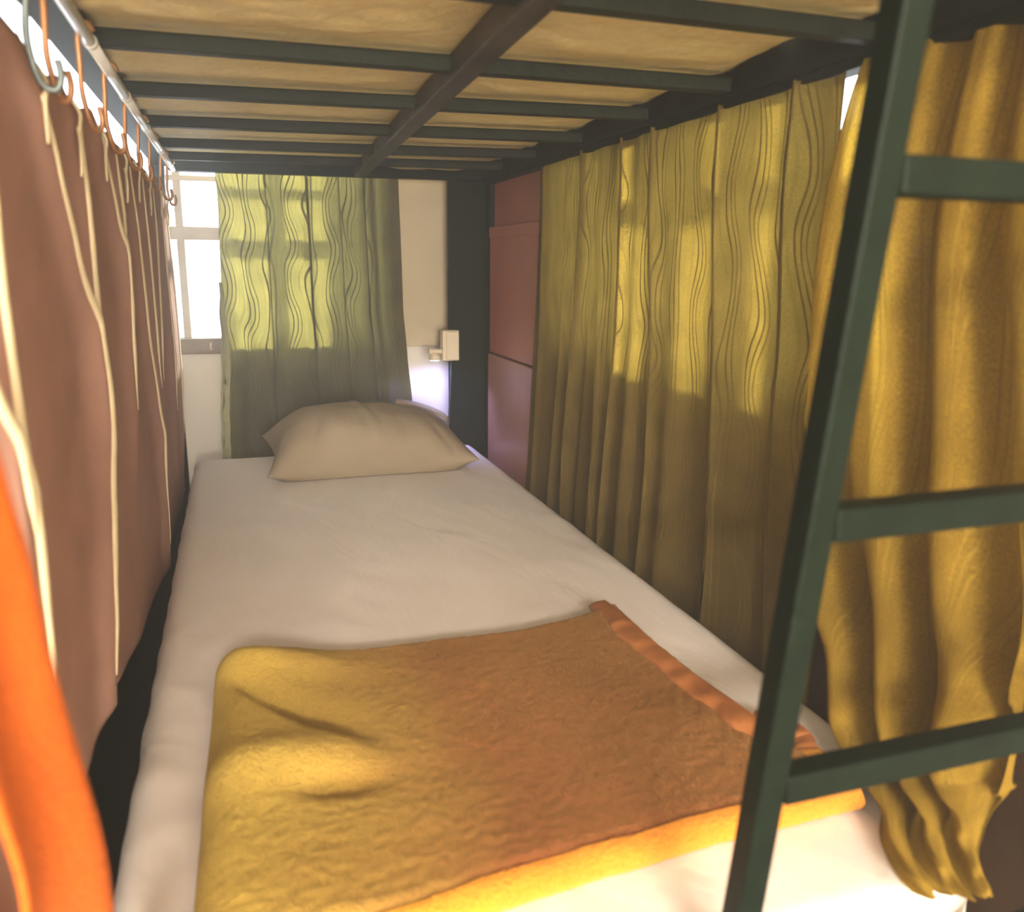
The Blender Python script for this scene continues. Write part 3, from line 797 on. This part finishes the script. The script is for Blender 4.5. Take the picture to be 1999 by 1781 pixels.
# ------------------------------------------------------------------ ladder
ld = tag(empty('bunk_ladder', (0.35, 0.52, -1.1)), 'black square tube ladder hooked on the near end of the bunk', 'ladder')
LK = 0.90
def stx(z): return LK * (0.4435 + (z / LK - 0.1775) * (0.0395 / 0.7495))
def sty(z): return LK * (0.500 - (z / LK - 0.1775) * (0.040 / 0.7495))
for dx in (0, 0.40):
    beam('stile', (stx(0.34) + dx, sty(0.34), 0.34), (stx(-1.1) + dx, sty(-1.1), -1.1), 0.0235, 0.0235, M['black'], ld, 0.0028, (0, 1, 0))
for z in (0.0585, -0.178, -0.396, -0.63, -0.86):
    beam('rung', (stx(z) + 0.012, sty(z), z), (stx(z) + 0.39, sty(z), z), 0.0235, 0.0255, M['black'], ld, 0.0028)
for dx in (0, 0.40):
    tube('hook', [(stx(0.33) + dx, sty(0.33), 0.33), (stx(0.33) + dx, 0.465, 0.337), (stx(0.33) + dx, 0.495, 0.337), (stx(0.33) + dx, 0.520, 0.325), (stx(0.33) + dx, 0.522, 0.30)], 0.007, M['black'], ld, 8, 4)

# ------------------------------------------------------------------ reading lamp on its socket box, cable
lp = tag(empty('reading_lamp', (0.665, 2.70, -0.22)), 'ivory clip lamp box with a lit knob head on the black end plate', 'lamp')
box('housing', (0.640, 2.672, -0.312), (0.697, 2.713, -0.212), M['plastic'], lp, 0.004, 3)
hous = bpy.data.objects['housing']
box('cover_plate', (0.652, 2.667, -0.308), (0.694, 2.673, -0.216), M['plastic'], hous, 0.002)
tube('neck', [(0.642, 2.690, -0.282), (0.625, 2.690, -0.281), (0.606, 2.690, -0.281)], 0.008, M['plastic'], lp, 12, 3)
lathe('end_cap', [(0.009, -0.004), (0.0105, 0.0), (0.0105, 0.005), (0.008, 0.006)], (0.600, 2.690, -0.281), M['plastic'], lp, 20, 'X')
head = lathe('lamp_head', [(0.008, 0.0), (0.009, -0.006), (0.017, -0.012), (0.0185, -0.016), (0.0185, -0.025), (0.0165, -0.027)], (0.6165, 2.690, -0.283), M['plastic'], lp, 28)
lathe('lens', [(0.0155, 0.0), (0.0155, -0.0015)], (0.6165, 2.690, -0.3095), M['led'], head, 24)
spot_d = bpy.data.lights.new('reading_light', 'SPOT'); spot_d.energy = 3.5; spot_d.color = (0.42, 0.45, 1.0)
spot_d.spot_size = math.radians(150); spot_d.spot_blend = 0.6; spot_d.shadow_soft_size = 0.012
spot = bpy.data.objects.new('reading_light', spot_d); COL.objects.link(spot)
spot.location = (0.6165, 2.690, -0.318); spot.rotation_euler = (math.radians(12), math.radians(-6), 0)
tag(tube('lamp_cable', [(0.678, 2.708, -0.31), (0.677, 2.709, -0.36), (0.672, 2.709, -0.45), (0.668, 2.709, -0.55), (0.664, 2.708, -0.70)], 0.0035, M['cable'], None, 8, 6),
    'thin black cable running down from the lamp box behind the pillow', 'cable')

# ------------------------------------------------------------------ orange knit cloth hanging at the near left
oc = tag(empty('orange_cloth', (-0.14, 0.6, -0.4)), 'bright orange knit cloth with stitched edge draped at the near left', 'cloth')
OR_ = [(0.05, 0.36), (-0.095, 0.425), (-0.150, 0.455), (-0.272, 0.520), (-0.39, 0.552), (-0.51, 0.618), (-0.59, 0.65)]
OL = [(0.05, 0.27), (-0.095, 0.315), (-0.214, 0.362), (-0.30, 0.384), (-0.45, 0.40), (-0.59, 0.41)]
def oc_f(u, v):
    z = lerp(0.05, -0.59, v)
    yl = interp([(-a, b) for a, b in OL], -z); yr = interp([(-a, b) for a, b in OR_], -z)
    y = lerp(yl, yr, u)
    x = -0.120 + 0.014 * math.sin(u * math.pi) + 0.010 * math.sin(u * 9 + v * 4) * (0.4 + v * 0.6) + 0.008 * nz(u * 3, v * 5, 0.6)
    if u > 0.93: x -= 0.012 * ((u - 0.93) / 0.07) ** 2
    return (x, y, z)
knit = grid('knit_panel', 60, 90, oc_f, M['orange'], oc, lambda u, v: (u * 0.2, v * 0.75), thick=0.003)
for i in range(46):
    v0 = (i + 0.15) / 46; v1 = (i + 0.75) / 46
    a, b = Vector(oc_f(0.86, v0)), Vector(oc_f(0.86, v1))
    a.x += 0.0022; b.x += 0.0022
    tube('stitch', [a, (a + b) / 2 + Vector((0.0008, 0, 0)), b], 0.0011, M['stitch'], knit, 5, 2)

# ------------------------------------------------------------------ scattering volume added to stand for lens glare around the window
def glare_veil():
    t = NT('glare_scatter')
    vs = t.n('ShaderNodeVolumeScatter', Density=0.20, Anisotropy=0.62)
    vs.inputs['Color'].default_value = (1.0, 0.95, 0.88, 1)
    t.l(vs.outputs[0], t.out.inputs['Volume'])
    o = box('glare_veil', (-1.82, -6.95, -1.15), (XR + 0.10, YW + 0.10, 1.35), t.m, None, 0)
    return tag(o, 'thin scattering volume added for the lens glare around the window', 'glare_veil', kind='stuff')
glare_veil()
